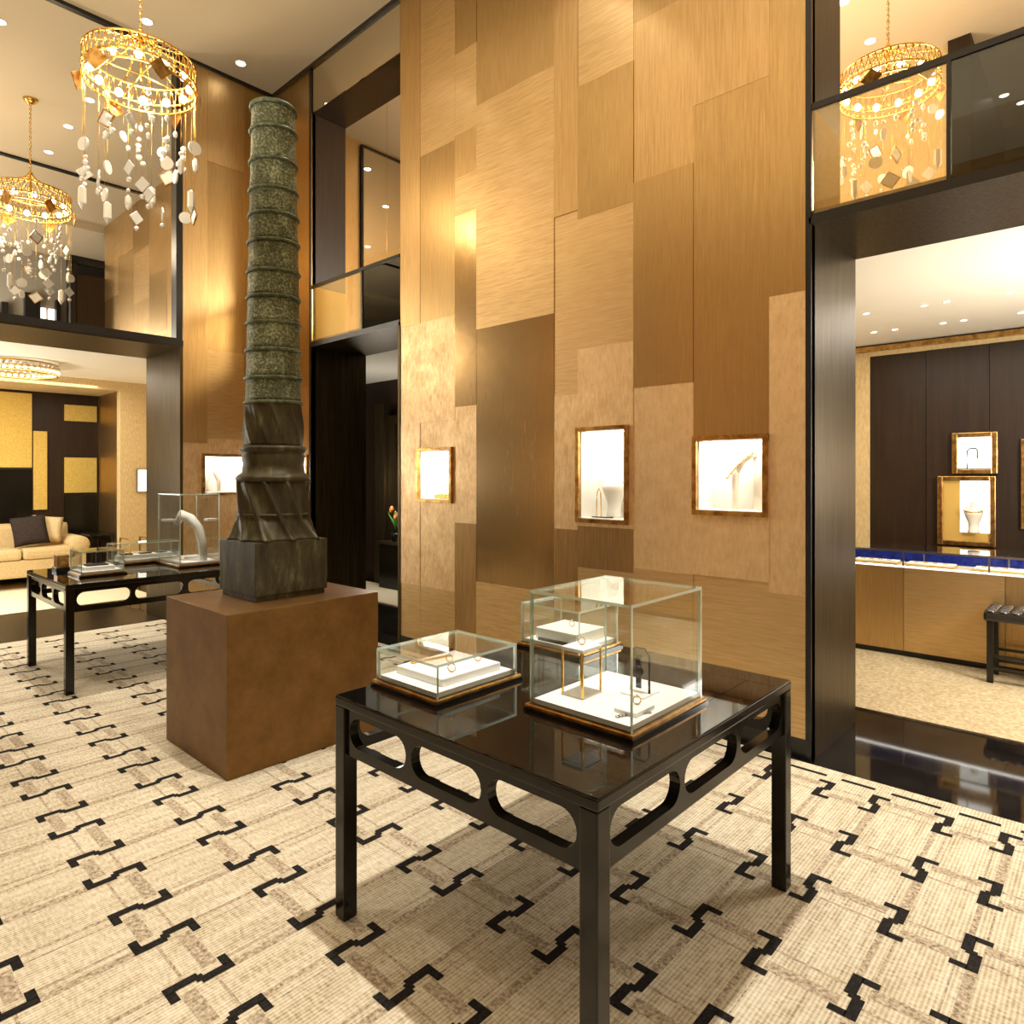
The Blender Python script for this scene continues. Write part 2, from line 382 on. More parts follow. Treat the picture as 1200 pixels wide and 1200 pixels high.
# rest of the hall, behind the camera
SB('wall_south', 'gold panelled wall on the far side of the hall', 'wall', [(-7.2, -4.2, -3.6, -3.5, 0, CZ, GV2), (-4.2, -2.6, -3.6, -3.5, 0, CZ, WOOD), (-2.6, .2, -3.6, -3.5, 0, CZ, GL), (.2, 3.2, -3.6, -3.5, 0, CZ, GV2)])
SB('wall_east', 'tan wall on the right side of the hall', 'wall', [(3.1, 3.2, -3.5, 11, 0, CZ, CREAMW)])
SB('wall_west_end', 'gold wall beside the lounge portal', 'wall', [(WX-.9, WX, -3.5, -2.6, 0, CZ, GV2)])

# ---- openings above the portals: what their mirrors reflect is built as rooms
b = MB()
b.box(-1.262, -1.242, WY+.01, WY+.48, 2.95, 3.56, GFAB); b.box(-1.262, -1.242, WY, WY+.48, 3.56, CZ, BRONZE)
struct(b.build('trim_5'), 'dark bronze reveal beside the upper opening at right', 'trim')
b = MB()
b.box(-6.35, -6.33, WY+.01, WY+.41, 2.95, 3.56, GFAB); b.box(-6.35, -6.33, WY, WY+.41, 3.56, CZ, WOOD); b.box(-6.33, -4.85, WY+.01, WY+.41, 5.39, CZ, WOOD)
struct(b.build('trim_6'), 'dark wood reveal of the narrow upper opening', 'trim')
tag(MB().box(-6.325, -4.83, WY-.004, WY+.006, 5.395, CZ-.035, MIRR).build('mirror_panel'), 'mirrored band reflecting the ceiling over the narrow upper opening', 'mirror')
SB('floor_mezzanine', 'floor of the upper rooms built for the mirror view, over the salon', 'floor', [(-7.5, 3.1, 4.46, 11, 2.985, 3.05, SALONC)])
SB('wall_mezzanine', 'gold and dark back wall of the upper rooms built for the mirror view', 'wall', [(-7.5, -1.29, 7.9, 8.0, 3.05, CZ, CREAMW), (-1.29, -1.10, 7.85, 10.3, 3.05, CZ, WOOD), (-1.1, 3.1, 10.3, 10.4, 3.05, 5.2, BLACK), (-1.1, 3.1, 10.3, 10.4, 5.2, CZ, GREY)])
SB('wall_mezzanine_west', 'gold side wall inside the narrow upper opening', 'wall', [(-7.4, -7.3, WY+.3, 8, 3.05, CZ, GV2)])
t = thing('framed_mirror', 'tall dark framed mirror on the gold side wall above the narrow portal', 'mirror', (-7.29, 5.9, 3.3))
MB().box(0, .02, -.84, .84, 0, 2.52, MIRR).build('mirror_plate', t)
b = MB()
for y0, y1, z0, z1 in ((-.87, -.84, -.03, 2.55), (.84, .87, -.03, 2.55), (-.84, .84, 2.52, 2.55), (-.84, .84, -.03, 0)): b.box(0, .035, y0, y1, z0, z1, BLACK)
b.build('mirror_frame', t)
def balustrade(label, x0, xm, x1, right):
    t = thing('glass_balustrade', label, 'balustrade', (x0, WY, 2.95))
    b = MB(); w_ = x1-x0
    b.box(0, w_, -.012, .012, .585, .618, BLACK); b.box(0, w_, -.012, .012, 0, .02, BLACK); b.box(xm-x0-.009, xm-x0+.009, -.012, .012, .02, .585, BLACK)
    b.build('rail_frame', t)
    MB().box(0.004, xm-x0-.009, -.004, .004, .02, .585, AMBER).build('amber_pane', t)['label'] = 'amber tinted glass pane'
    MB().box(xm-x0+.009, w_, -.004, .004, .02, .585, right).build('smoked_pane', t)['label'] = 'smoked glass pane'
balustrade('amber and smoked glass balustrade over the right portal, before the upper chandelier', -1.24, -.614, 1.9, SMOKE)
balustrade('amber and black glass balustrade over the narrow portal beside the tower sculpture', -6.328, -5.416, -4.83, SMOKED)
t = thing('framed_picture', 'dark picture with a bright gold frame seen through the smoked balustrade glass', 'picture', (-.75, 10.26, 3.9))
MB().box(-.36, 2.5, 0, .035, -.8, .86, WOOD).build('panel_board', t)
b = MB(); b.box(-.42, 2.55, -.02, .035, .86, .94, GPOL); b.box(-.42, -.36, -.02, .035, -.8, .86, GPOL); b.build('gold_frame', t)

# ---- left upper mirror: the reflected hall is built as solid geometry
b = MB()
pc = [(-10.3, -7.47, (2.98, 4.2, TOP), (GV2, GV2)), (-11.0, -10.3, (2.98, 3.7, 4.6, TOP), (GL, GV, GV2)), (-11.7, -11.0, (2.98, 4.3, 5.1, TOP), (GV2, GL, GV)), (-12.4, -11.7, (2.98, 3.9, 5.2, TOP), (GL, GV2, GL)), (-13.1, -12.4, (2.98, 4.6, TOP), (GV2, GL))]
for x0, x1, z0, z1, m, tt in patches(pc, []): b.box(x0, x1, WY-tt, WY+.05, z0, z1, m)
struct(b.build('wall_reflected'), 'pale gold panelled wall built as the mirrored gold wall, upper left', 'wall')
SB('floor_reflected', 'floor of the built mirror image over the lounge', 'floor', [(-16, WX-.95, -4, WY, 2.97, 3.02, GREY)])
b = MB()
b.box(-13.3, -13.1, 3.32, 3.76, 3.02, 5.0, WOOD); b.box(-13.2, -13.1, 3.24, 3.33, 3.02, 5.2, BLACK); b.box(-13.2, -13.1, 3.24, 3.76, 5.17, 5.25, BLACK)
b.box(-15.6, -15.5, -4, 4.5, 3.02, CZ, GREY); b.box(-15.5, -15.35, 3.06, 3.3, 3.02, 5.05, BLACK); b.box(-15.5, -15.35, 2.7, 2.8, 3.02, 4.8, BLACK)
b.box(-15.5, -15.3, -4, 3.3, 4.5, 4.56, GFRAME); b.box(-15.5, -15.35, 3.56, 3.63, 3.02, 5.0, BLACK); b.box(-15.5, -15.2, 3.76, 4.5, 3.02, CZ, BLACK)
struct(b.build('wall_reflected_end'), 'dark posts and rails at the far end of the built mirror image', 'wall')
SB('window_1', 'bright pair of narrow panes at the far end of the built mirror image', 'window', [(-15.5, -15.44, 3.33, 3.41, 4.40, 4.82, WINL), (-15.5, -15.44, 3.46, 3.55, 4.40, 4.82, WINL)])

# ---- salon on the right
SB('ceiling_salon', 'bright cream ceiling of the right salon', 'ceiling', [(-2.6, 3.1, WY+.79, 8, 2.95, 2.985, CEILW)])
SB('wall_salon', 'dark wood back wall of the salon with a cream fabric strip', 'wall', [(-2.6, -2.0, 7.86, 7.96, 0, 2.88, CREAMW), (-2.0, -1.48, 7.86, 7.96, 0, 2.83, WOOD), (-1.475, -.95, 7.845, 7.96, 0, 2.83, WOOD), (-.945, -.35, 7.84, 7.96, 0, 2.83, WOOD), (-.345, .5, 7.845, 7.96, 0, 2.83, WOOD), (.505, 3.1, 7.84, 7.96, 0, 2.83, WOOD), (-2.0, 3.1, 7.85, 7.96, 2.83, 2.88, CREAMW), (-2.6, 3.1, 7.8, 7.96, 2.88, 2.93, GFRAME)])
SB('wall_salon_side', 'cream side wall of the salon hidden behind the portal', 'wall', [(-2.7, -2.6, WY+.3, 8, 0, 2.95, CREAMW)])
tag(MB().box(-2.55, 3.0, 4.83, 7.8, 0, .012, SALONC).build('salon_carpet'), 'plain beige carpet in front of the salon counter', 'carpet')
# counter
t = thing('display_counter', 'long gold fronted display counter with a glass vitrine top in the salon', 'counter', (-2.4, 6.44, .012))
b = MB(); b.box(0, 5.2, .03, .62, 0, .05, BLACK)
for x0, x1 in ((0, 1.02), (1.024, 1.72), (1.724, 2.9), (2.904, 5.2)): b.box(x0, x1, 0, .62, .05, .755, GV2 if x0 != 1.024 else GL)
b.build('counter_base', t)
MB().box(0, 5.2, -.01, .62, .755, .772, DECK).build('display_deck', t)
MB().box(0, 5.2, -.012, -.004, .764, .773, LEDL).build('light_strip', t)['label'] = 'lit strip along the deck edge'
b = MB()
b.box(0, 5.2, -.01, .62, .893, .903, GLASS); b.box(0, 5.2, -.01, -.004, .775, .893, GLASS); b.build('vitrine_glass', t)
MB().box(0, 5.2, -.014, -.004, .890, .906, STEEL).build('front_rail', t)
for x in (.42, 1.02, 1.62, 2.05, 2.5):
    MB().box(x-.006, x+.006, -.012, 0, .772, .893, STEEL).build('post', t)
    MB().box(x+.09, x+.1, .3, .31, .772, .893, STEEL).build('post', t)
MB().box(0, 5.2, .34, .6, .772, .86, BLUE).build('velvet_lining', t)['label'] = 'blue velvet lining'
for i, (x, lb) in enumerate(((-1.62, 'small white jewellery tray at the left end of the salon vitrine'), (-1.2, 'white jewellery tray in the salon vitrine below the dark wall panel'), (-.72, 'white jewellery tray in the salon vitrine in front of the bench'))):
    tr = thing('jewellery_tray', lb, 'tray', (x, 6.58, .785), 0, 'trays in the salon vitrine')
    MB().box(-.18, .18, -.09, .09, 0, .014, GLIN, .003).build('tray_rim', tr); MB().box(-.17, .17, -.08, .08, .014, .024, WHITEP).build('tray_pad', tr)
    for k in range(4): MB().torus((-.11+.07*k, 0, .027), .014, .003, GPOL, 14, 6).build('gold_ring', tr)
# bench
t = thing('bench', 'black tufted leather bench on slim legs before the salon counter', 'bench', (-.77, 6.03, .012))
b = MB(); b.box(0, 1.15, 0, .36, .46, .53, LEATHER, .02)
for i in range(15):
    for j in range(4): b.ball((.045+i*.076, .045+j*.09, .528), .05, LEATHER, (.85, .95, .45), 10)
b.build('seat', t)
for x, y in ((.02, .02), (.02, .3), (1.09, .02), (1.09, .3)): MB().box(x, x+.04, y, y+.04, 0, .47, BLACK, .004).build('leg', t)
for x0, x1, y0, y1 in ((.06, 1.09, .03, .05), (.06, 1.09, .31, .33)): MB().box(x0, x1, y0, y1, .19, .21, BLACK).build('stretcher', t); MB().box(x0, x1, y0, y1, .10, .12, BLACK).build('stretcher', t)

# ------------------------------------------------------------------ niches
def bust(b, c, s=1, m=SKIN, axis=0):
    x, y, z = c
    prof = [(.055, 0), (.06, .02), (.048, .05), (.055, .12), (.085, .20), (.095, .235), (.075, .265), (.038, .285), (.03, .32), (.031, .36), (.001, .362)]
    b.lathe([(r*s, zz*s) for r, zz in prof], m, 24, c)
    return b
def necklace(b, c, r, drop, m=GPOL, axis='Y'):
    pts = []
    for k in range(24):
        a = 2*math.pi*k/24
        d = (math.cos(a)*r, -math.sin(a)*r*.9 if axis == 'Y' else math.sin(a)*r*.9)
        z = c[2]-drop*max(0, math.sin(a))
        pts.append((c[0]+d[0], c[1]+d[1], z))
    b.tube(pts, .0045, m, 6, True)
    for p in pts[2:11]: b.ball(p, .009, m, seg=8)
    return b
def niche(name_label, x0, x1, z0, z1, face, depth=.24, fw=.028, wall=WY):
    """lit recess in a wall; face 'Y' looks to -Y, 'X' looks to +X (x range is then along Y)"""
    t = thing('display_niche', name_label, 'display niche')
    w_, h_ = x1-x0, z1-z0
    if face == 'Y': t.location = ((x0+x1)/2, wall, z0)
    else: t.location = (wall, (x0+x1)/2, z0); t.rotation_euler = (0, 0, R(90))
    f_ = MB(); a = w_/2
    for q in ((-a, -a+fw, 0, h_), (a-fw, a, 0, h_), (-a+fw, a-fw, h_-fw, h_), (-a+fw, a-fw, 0, fw)): f_.box(q[0], q[1], -.03, depth, q[2], q[3], GFRAME)
    f_.build('frame', t)
    MB().box(-a+fw, a-fw, depth-.012, depth, fw, h_-fw, WHITEN).build('back_panel', t)
    c = MB(); c.box(-a+fw, -a+fw+.004, 0, depth-.012, fw, h_-fw, WHITEN); c.box(a-fw-.004, a-fw, 0, depth-.012, fw, h_-fw, WHITEN)
    c.box(-a+fw+.004, a-fw-.004, 0, depth-.012, fw, fw+.004, WHITEN); c.box(-a+fw+.004, a-fw-.004, 0, depth-.012, h_-fw-.004, h_-fw, WHITEN); c.build('lining', t)
    MB().box(-a+fw+.03, a-fw-.03, .015, .04, h_-fw-.016, h_-fw-.004, LEDL).build('light_strip', t)
    l = lamp('AREA', 'niche_light', (0, 0, 0), 2.6, WHITE, w_*.8, .1); l.parent = t; l.location = (0, .06, h_-fw-.02); l.rotation_euler = (R(28), 0, 0)
    return t
niche('small lit display niche at the left of the gold wall', *NI['left'], 'Y')
niche('tall lit display niche in the middle of the gold wall', *NI['mid'], 'Y')
niche('squarish lit display niche at the right of the gold wall', *NI['right'], 'Y')
niche('lit display niche on the gold pier behind the tall case on the far table', *NW['w'], 'X', wall=WX)
niche('lit display niche half hidden behind the tower sculpture', *NW['n'], 'Y')
fl = .034
b = MB(); bust(b, (-2.60, WY+.12, 1.228+fl), .92, WHITEN); tag(b.build('jewellery_bust'), 'white neck-shaped bust standing in the middle niche', 'jewellery bust')
b = MB(); necklace(b, (-2.60, WY+.12, 1.228+fl+.245), .07, .05); tag(b.build('necklace'), 'gold necklace around the bust in the middle niche', 'necklace')
b = MB()
for k in range(5): b.torus((-2.72+.035*k, WY+.045, 1.228+fl+.004), .015, .004, BLACK, 16, 6)
tag(b.build('bracelet'), 'dark linked bracelet lying on the floor of the middle niche', 'bracelet')
b = MB(); b.tube([(-2.765, WY+.14, 1.228+fl), (-2.765, WY+.14, 1.228+fl+.1), (-2.76, WY+.14, 1.228+fl+.17), (-2.745, WY+.14, 1.228+fl+.2), (-2.73, WY+.14, 1.228+fl+.17), (-2.725, WY+.14, 1.228+fl)], .004, GPOL); tag(b.build('earring_stand'), 'thin gold arched earring stand in the middle niche', 'stand')
b = MB(); z = 1.316+fl; b.lathe([(.02, 0), (.018, .10), (.022, .2), (.03, .25), (.001, .252)], SKIN, 16, (-1.73, WY+.12, z)); b.tube([(-1.73, WY+.12, z+.22), (-1.69, WY+.12, z+.29), (-1.64, WY+.12, z+.33), (-1.60, WY+.12, z+.34)], [.022, .024, .026, .028], SKIN, 12); b.lathe([(.03, 0), (.026, .2), (.03, .36), (.001, .362)], SKIN, 16, (-1.60, WY+.15, z))
tag(b.build('jewellery_bust'), 'cream bent arm-like jewellery stand in the right niche', 'jewellery bust')
b = MB(); pts = [(-1.765+.026*k, WY+.085, z+.19+.032*k-.0012*k*k) for k in range(7)]
b.tube(pts, .004, GPOL, 6)
for p in pts: b.ball(p, .009, GPOL, seg=8)
tag(b.build('bracelet'), 'gold beaded bracelet on the stand in the right niche', 'bracelet')
b = MB(); z = 1.322+fl
b.box(-4.42, -4.26, WY+.05, WY+.12, z, z+.03, GPOL, .004); b.torus((-4.38, WY+.085, z+.034), .02, .004, GPOL, 16, 6); b.torus((-4.30, WY+.085, z+.034), .02, .004, GPOL, 16, 6)
tag(b.build('jewellery_set'), 'small gold jewellery on a low block in the left niche', 'jewellery')
b = MB(); b.tube([(WX-.13, 3.06, 1.379), (WX-.13, 3.06, 1.49), (WX-.13, 3.09, 1.57), (WX-.13, 3.13, 1.64)], [.022, .025, .03, .02], SKIN, 12); b.tube([(WX-.13, 3.20, 1.379), (WX-.13, 3.20, 1.5), (WX-.13, 3.17, 1.58), (WX-.13, 3.13, 1.64)], [.022, .025, .03, .02], SKIN, 12)
tag(b.build('jewellery_bust'), 'cream arched jewellery stand in the pier niche', 'jewellery bust')

# framed niches on the salon wall
def frame_niche(label, x0, x1, z0, z1, y, deep=.0, fw=.045):
    t = thing('framed_display', label, 'framed display', ((x0+x1)/2, y, z0)); a = (x1-x0)/2; h_ = z1-z0
    b = MB()
    for q in ((-a, -a+fw, 0, h_), (a-fw, a, 0, h_), (-a+fw, a-fw, h_-fw, h_), (-a+fw, a-fw, 0, fw)): b.box(q[0], q[1], -.06, 0, q[2], q[3], GFRAME, .006)
    b.build('frame', t)
    b = MB(); i = fw
    if deep:
        b.box(-a+i, -a+i+deep, -.03, -.012, i, h_-i, GLIN); b.box(-a+i+deep, a-i, -.03, -.012, i, i+deep*.6, GLIN)
        b.build('gold_liner', t)
    MB().box(-a+i+deep, a-i, -.02, -.006, i+deep*.6, h_-i, WINL).build('lit_back_panel', t)
    return t
frame_niche('small gold framed lit display, upper of two on the dark salon wall', -1.244, -.878, 1.574, 1.974, 7.835)
frame_niche('large gold framed lit display, lower of two on the dark salon wall', -1.367, -.892, .87, 1.55, 7.835, .14)
frame_niche('gold framed display at the right edge of the dark salon wall', -.70, -.25, 1.055, 1.895, 7.835, .22)
b = MB(); b.tube([(-1.12, 7.80, 1.62), (-1.12, 7.80, 1.80), (-1.10, 7.80, 1.82), (-1.05, 7.80, 1.82), (-1.04, 7.80, 1.80), (-1.04, 7.80, 1.72)], .006, BLACK); b.box(-1.2, -.93, 7.785, 7.81, 1.619, 1.626, BLACK)
tag(b.build('necklace_stand'), 'black hooked necklace stand in the upper salon display', 'stand')
b = MB(); bust(b, (-1.06, 7.735, 1.0), .85); tag(b.build('jewellery_bust'), 'cream bust in the lower salon display', 'jewellery bust')
b = MB(); necklace(b, (-1.06, 7.735, 1.0+.235), .085, .03); tag(b.build('necklace'), 'gold collar necklace on the bust in the lower salon display', 'necklace')

# ---- room seen through the narrow portal
SB('ceiling_back_room', 'white ceiling of the room behind the narrow portal', 'ceiling', [(-9.5, -2.7, WY+.68, 6.5, 2.95, 2.985, CEILW)])
SB('wall_back_room', 'dark wood back wall with glossy posts behind the narrow portal', 'wall', [(-9.5, -2.7, 5.95, 6.05, 0, 2.95, WOOD), (-8.05, -7.82, 5.8, 5.95, 0, 2.6, BRONZE), (-7.8, -5.0, 5.86, 5.95, 2.3, 2.42, BRONZE), (-7.8, -7.65, 5.86, 5.95, 0, 2.3, BRONZE)])
tag(MB().box(-9.4, -2.8, 4.9, 5.75, 0, .012, LOUNC).build('cream_rug'), 'cream rug seen through the narrow portal', 'rug')
t = thing('console', 'low black console in the room behind the narrow portal', 'console', (-7.1, 5.55, .012))
MB().box(-.5, .6, 0, .28, 0, .60, LACQ, .006).build('body', t); MB().box(-.53, .63, -.02, .29, .60, .64, BRONZE, .004).build('top', t)
t = thing('potted_plant', 'leafy plant with orange flowers on the black console', 'plant', (-7.35, 5.68, .652))
MB().lathe([(.07, 0), (.09, .1), (.085, .12), (.07, .12), (.06, .1), (.001, .1)], BLACK, 20).build('pot', t)
b = MB(); q = random.Random(5)
for k in range(34):
    a = q.uniform(0, 6.28); l_ = q.uniform(.14, .36); sp = q.uniform(.03, .16)
    p0 = Vector((0, 0, .1)); p1 = Vector((math.cos(a)*sp*.5, math.sin(a)*sp*.5, .1+l_*.6)); p2 = Vector((math.cos(a)*sp, math.sin(a)*sp, .1+l_))
    b.tube([p0, p1, p2], [.004, .016, .002], LEAF, 6)
b.build('leaves', t)
for k in range(8):
    a = q.uniform(0, 6.28); MB().ball((math.cos(a)*.09, math.sin(a)*.09, q.uniform(.32, .46)), .025, FLOWER, (1, 1, 1.6), 8).build('flower', t)

# ---- lounge on the left
SB('ceiling_lounge', 'white ceiling of the lounge', 'ceiling', [(-12, WX-.94, -3, 3.75, 2.93, 2.97, CEILW)])
b = MB()
b.box(-10.95, -10.8, 3.296, 3.75, 0, 2.93, CREAMW); b.box(-11.82, -10.95, 3.296, 3.4, 0, 2.8, GV2); b.box(-11.82, -10.8, -3, 3.296, 2.80, 2.93, CREAMW)
b.box(-10.8, -8.11, 3.72, 3.76, 0, 2.93, CREAMW)
b.box(-11.95, -11.82, -3, 3.4, 0, 2.8, WOOD)
struct(b.build('wall_lounge'), 'alcove with dark back wall and gold side pier in the lounge', 'wall')
for i, (y0, y1, z0, z1, m, lb) in enumerate(((1.2, 2.432, 1.675, 2.76, GFAB, 'large square gold fabric panel on the dark lounge wall'), (2.45, 2.62, 1.054, 2.215, GFAB, 'tall narrow gold fabric panel on the dark lounge wall'), (2.84, 3.27, 2.39, 2.636, GFAB, 'short gold fabric panel high on the dark lounge wall'), (2.84, 3.27, 1.297, 1.834, GFAB, 'square gold fabric panel right of the tall narrow one in the lounge'), (1.2, 2.432, .9, 1.655, LACQ, 'glossy black panel on the lounge wall behind the sofa'), (2.84, 3.27, .60, 1.266, LACQ, 'glossy black panel at the right of the lounge wall'))):
    tag(MB().box(-11.82, -11.79, y0, y1, z0, z1, m, .004).build('wall_panel'), lb, 'wall panel', 'panels on the lounge wall')
t = thing('picture_frame', 'small white lit frame on the gold pier of the lounge', 'picture frame', (-10.8, 3.60, 1.31))
b = MB()
for y0, y1, z0, z1 in ((-.09, -.075, 0, .35), (.075, .09, 0, .35), (-.075, .075, .335, .35), (-.075, .075, 0, .015)): b.box(0, .03, y0, y1, z0, z1, STEEL)
b.build('frame', t); MB().box(0, .015, -.075, .075, .015, .335, WINL).build('lit_back_panel', t)
tag(MB().box(-11.75, -9.15, -2.5, 3.2, 0, .015, LOUNC).build('lounge_rug'), 'cream rug under the sofa in the lounge', 'rug')
THRES = mat('dark_threshold', srgb(38, 28, 16), .3, spec=.2)
SB('trim_7', 'dark brown threshold strip between the hall carpet and the lounge rug', 'trim', [(-9.14, -7.6, -2.5, 2.735, 0, .010, THRES)])
# sofa
t = thing('sofa', 'cream upholstered sofa with rolled arms in the lounge alcove', 'sofa', (-11.3, 1.85, .015))
MB().box(-.42, .36, -.98, .98, .16, .40, SOFA, .03).build('seat_base', t)
for k in (-1, 0, 1): MB().box(-.22, .38, k*.6-.295, k*.6+.295, .40, .55, SOFA, .045).build('seat_cushion', t)
MB().box(-.45, -.22, -.98, .98, .40, .86, SOFA, .06).build('backrest', t)
for s_ in (-1, 1):
    b = MB(); b.box(-.42, .34, s_*.98-.08, s_*.98+.08, .16, .56, SOFA, .02); b.lathe([(.02, -.42), (.11, -.42), (.125, -.40), (.125, .34), (.11, .36), (.02, .36)], SOFA, 24, (0, s_*.98, .56), 'X'); b.build('arm', t)
for x, y in ((-.36, -.9), (-.36, .9), (.3, -.9), (.3, .9)): MB().box(x-.03, x+.03, y-.03, y+.03, 0, .16, BLACK).build('leg', t)
def cushion(label, loc, s, m, rot):
    b = MB(); n = 12; g = {}
    for side in (-1, 1):
        for i in range(n+1):
            for j in range(n+1):
                u, v = i/n*2-1, j/n*2-1; th = .075*((1-u**4)*(1-v**4))**.5
                pin = 1-.06*(1-abs(u*v))
                k = (side if th > 1e-6 else 0, i, j)
                if k not in g: g[k] = b.bm.verts.new((side*th, u*s/2*(1-.05*(1-v*v)), v*s/2*(1-.05*(1-u*u))))
    fs = []
    for side in (-1, 1):
        for i in range(n):
            for j in range(n):
                q = [g.get((side, a, c)) or g.get((0, a, c)) for a, c in ((i, j), (i+1, j), (i+1, j+1), (i, j+1))]
                fs.append(b.bm.faces.new(q))
    b._set(fs, m, True)
    o = b.build('cushion'); o.location = loc; o.rotation_euler = rot
    return tag(o, label, 'cushion', 'cushions on the sofa')
cushion('charcoal square cushion leaning on the sofa back', (-11.17, 2.28, .795), .42, PILD, (R(6), R(-16), 0))
cushion('cream square cushion in the right corner of the sofa', (-11.29, 2.50, .80), .38, PILC, (R(-8), R(-16), R(-4)))
t = thing('side_table', 'small black side table beyond the sofa arm in the lounge', 'side table', (-11.3, 3.12, .015))
MB().box(-.3, .3, -.16, .15, .66, .69, LACQ, .004).build('top', t)
for x in (-.28, .26):
    for y in (-.14, .12): MB().box(x, x+.02, y, y+.02, 0, .66, BLACK).build('leg', t)
t = thing('metal_chair_frame', 'thin gold metal frame chair standing by the lounge pier', 'chair', (-10.45, 3.38, 0))
b = MB()
for y in (-.13, .13): b.tube([(-.2, y, 0), (-.2, y, .66), (.2, y, .66), (.2, y, 0)], .012, GFRAME, 6)
b.build('frame', t); MB().box(-.2, .2, -.14, .14, .40, .45, PILC, .01).build('seat', t)

# ------------------------------------------------------------------ carpet with its woven motifs
b = MB(); zc = .012
b.box(WX+.03, 1.7, -3.2, 3.70, 0, zc, CARPET); b.box(WX-.42, WX+.03, -2.55, 2.735, 0, zc, CARPET)
def rect(x0, x1, y0, y1, z, m):
    x0 = max(x0, WX-.42); 
    if x1 <= x0: return
    b.quad([(x0, y0, z), (x1, y0, z), (x1, y1, z), (x0, y1, z)], m)
xs = sorted([-.86+.5*k for k in range(-13, 6)]+[-.585+.5*k for k in range(-13, 5)])
ys = sorted([2.133+.865*k for k in range(-6, 2)]+[2.585+.865*k for k in range(-6, 2)])
q = random.Random(11)
for i, x in enumerate(xs):
    for j, y in enumerate(ys):
        if x < WX+.05 and y > 2.6: continue
        if y > 3.62 or x < WX-.35 or x > 1.6: continue
        s_ = -1 if (i+j) % 2 else 1
        # two offset strokes with hooks
        rect(*sorted((x-s_*.003, x+s_*.030)), y, y+.10, zc+.0009, CBLACK)
        rect(*sorted((x-s_*.048, x)), y+.072, y+.10, zc+.0009, CBLACK)
        rect(*sorted((x-s_*.030, x+s_*.003)), y-.10, y, zc+.0009, CBLACK)
        rect(*sorted((x, x+s_*.048)), y-.10, y-.072, zc+.0009, CBLACK)
        rect(x-.016, x+.016, y-.012, y+.012, zc+.0011, CBLACK)
        if i+1 < len(xs) and xs[i+1] < 1.6:
            dx = xs[i+1]-x; o_ = .046 if (i+j) % 2 else -.046
            rect(x+.03, x+dx-.03, y+o_-.023, y+o_+.023, zc+.0005, CBROWN)
            rect(x+.03, x+dx-.03, y-o_*.8-.005, y-o_*.8+.005, zc+.0005, CBROWN)
        if j+1 < len(ys) and ys[j+1] < 3.62:
            dy = ys[j+1]-y
            wd = .009 if (i+j) % 2 else .016
            rect(x+s_*.014-wd, x+s_*.014+wd, y+.10, y+dy-.10, zc+.0005, CBROWN)
            rect(x-s_*.03-.003, x-s_*.03+.003, y+.10, y+dy-.10, zc+.0005, CBROWN)
for i in range(len(xs)-1):
    if xs[i] > WX+.05 and xs[i+1] < 1.6: rect(xs[i]+.035, xs[i+1]-.035, 3.60, 3.625, zc+.0009, CBLACK)
tag(b.build('carpet'), 'large cream carpet woven with black stepped motifs and brown bands across the hall', 'carpet')

# ------------------------------------------------------------------ tables
def stadium(cx, cz, l, h, n=10):
    pts = []; r = h/2; a = l/2-r
    for k in range(n+1): t_ = -math.pi/2+math.pi*k/n; pts.append((cx+a+r*math.cos(t_), cz+r*math.sin(t_)))
    for k in range(n+1): t_ = math.pi/2+math.pi*k/n; pts.append((cx-a+r*math.cos(t_), cz+r*math.sin(t_)))
    return pts
def apron(length, z0, z1, th, m):
    """panel in the XZ plane centred on x=0, with three stadium slots"""
    mb = MB(); bm = mb.bm; es = []
    def loop(p):
        vs = [bm.verts.new((x, -th/2, z)) for x, z in p]
        for i in range(len(vs)): es.append(bm.edges.new((vs[i], vs[(i+1) % len(vs)])))
    a = length/2; loop([(-a, z0), (a, z0), (a, z1), (-a, z1)])
    n = 3; g = .026; sl = (length-g*(n+1)+.02)/n
    for k in range(n): loop(stadium(-a+g-.01+sl/2+k*(sl+g), (z0+z1)/2+.004, sl, z1-z0-.062))
    r = bmesh.ops.triangle_fill(bm, use_beauty=True, use_dissolve=False, edges=es)
    fs = [f for f in r['geom'] if isinstance(f, bmesh.types.BMFace)]
    ex = bmesh.ops.extrude_face_region(bm, geom=fs)
    for v in [v for v in ex['geom'] if isinstance(v, bmesh.types.BMVert)]: v.co.y += th
    mb._set(bm.faces, m); return mb
def make_table(label, loc):
    t = thing('display_table', label, 'table', loc, 0, 'black lacquer display tables')
    W, D, Hh = 1.115, 1.25, .773; a, d = W/2, D/2
    b = MB(); f_ = .12
    b.box(-a, a, -d, d, Hh-.034, Hh-.004, LACQ, .005)
    for q_ in ((-a+.004, a-.004, -d+.004, -d+f_), (-a+.004, a-.004, d-f_, d-.004), (-a+.004, -a+f_, -d+f_+.002, d-f_-.002), (a-f_, a-.004, -d+f_+.002, d-f_-.002)): b.box(*q_, Hh-.006, Hh, LTOP)
    b.build('tabletop', t)
    MB().box(-a+f_+.002, a-f_-.002, -d+f_+.002, d-f_-.002, Hh-.004, Hh, LTOP).build('glass_inset', t)
    for sx in (-1, 1):
        for sy in (-1, 1): MB().box(sx*(a-.028)-.027, sx*(a-.028)+.027, sy*(d-.028)-.027, sy*(d-.028)+.027, 0, Hh-.034, LACQ, .004).build('leg', t)
    for sy in (-1, 1):
        o = apron(W-.11, .575, Hh-.034, .034, LACQ).build('apron', t); o.location = (0, sy*(d-.03), 0)
    for sx in (-1, 1):
        o = apron(D-.11, .575, Hh-.034, .034, LACQ).build('apron', t); o.location = (sx*(a-.03), 0, 0); o.rotation_euler = (0, 0, R(90))
    return t
TA = (-1.472, 1.92, zc+.0015); TB = (-5.995, 1.94, zc+.0015)
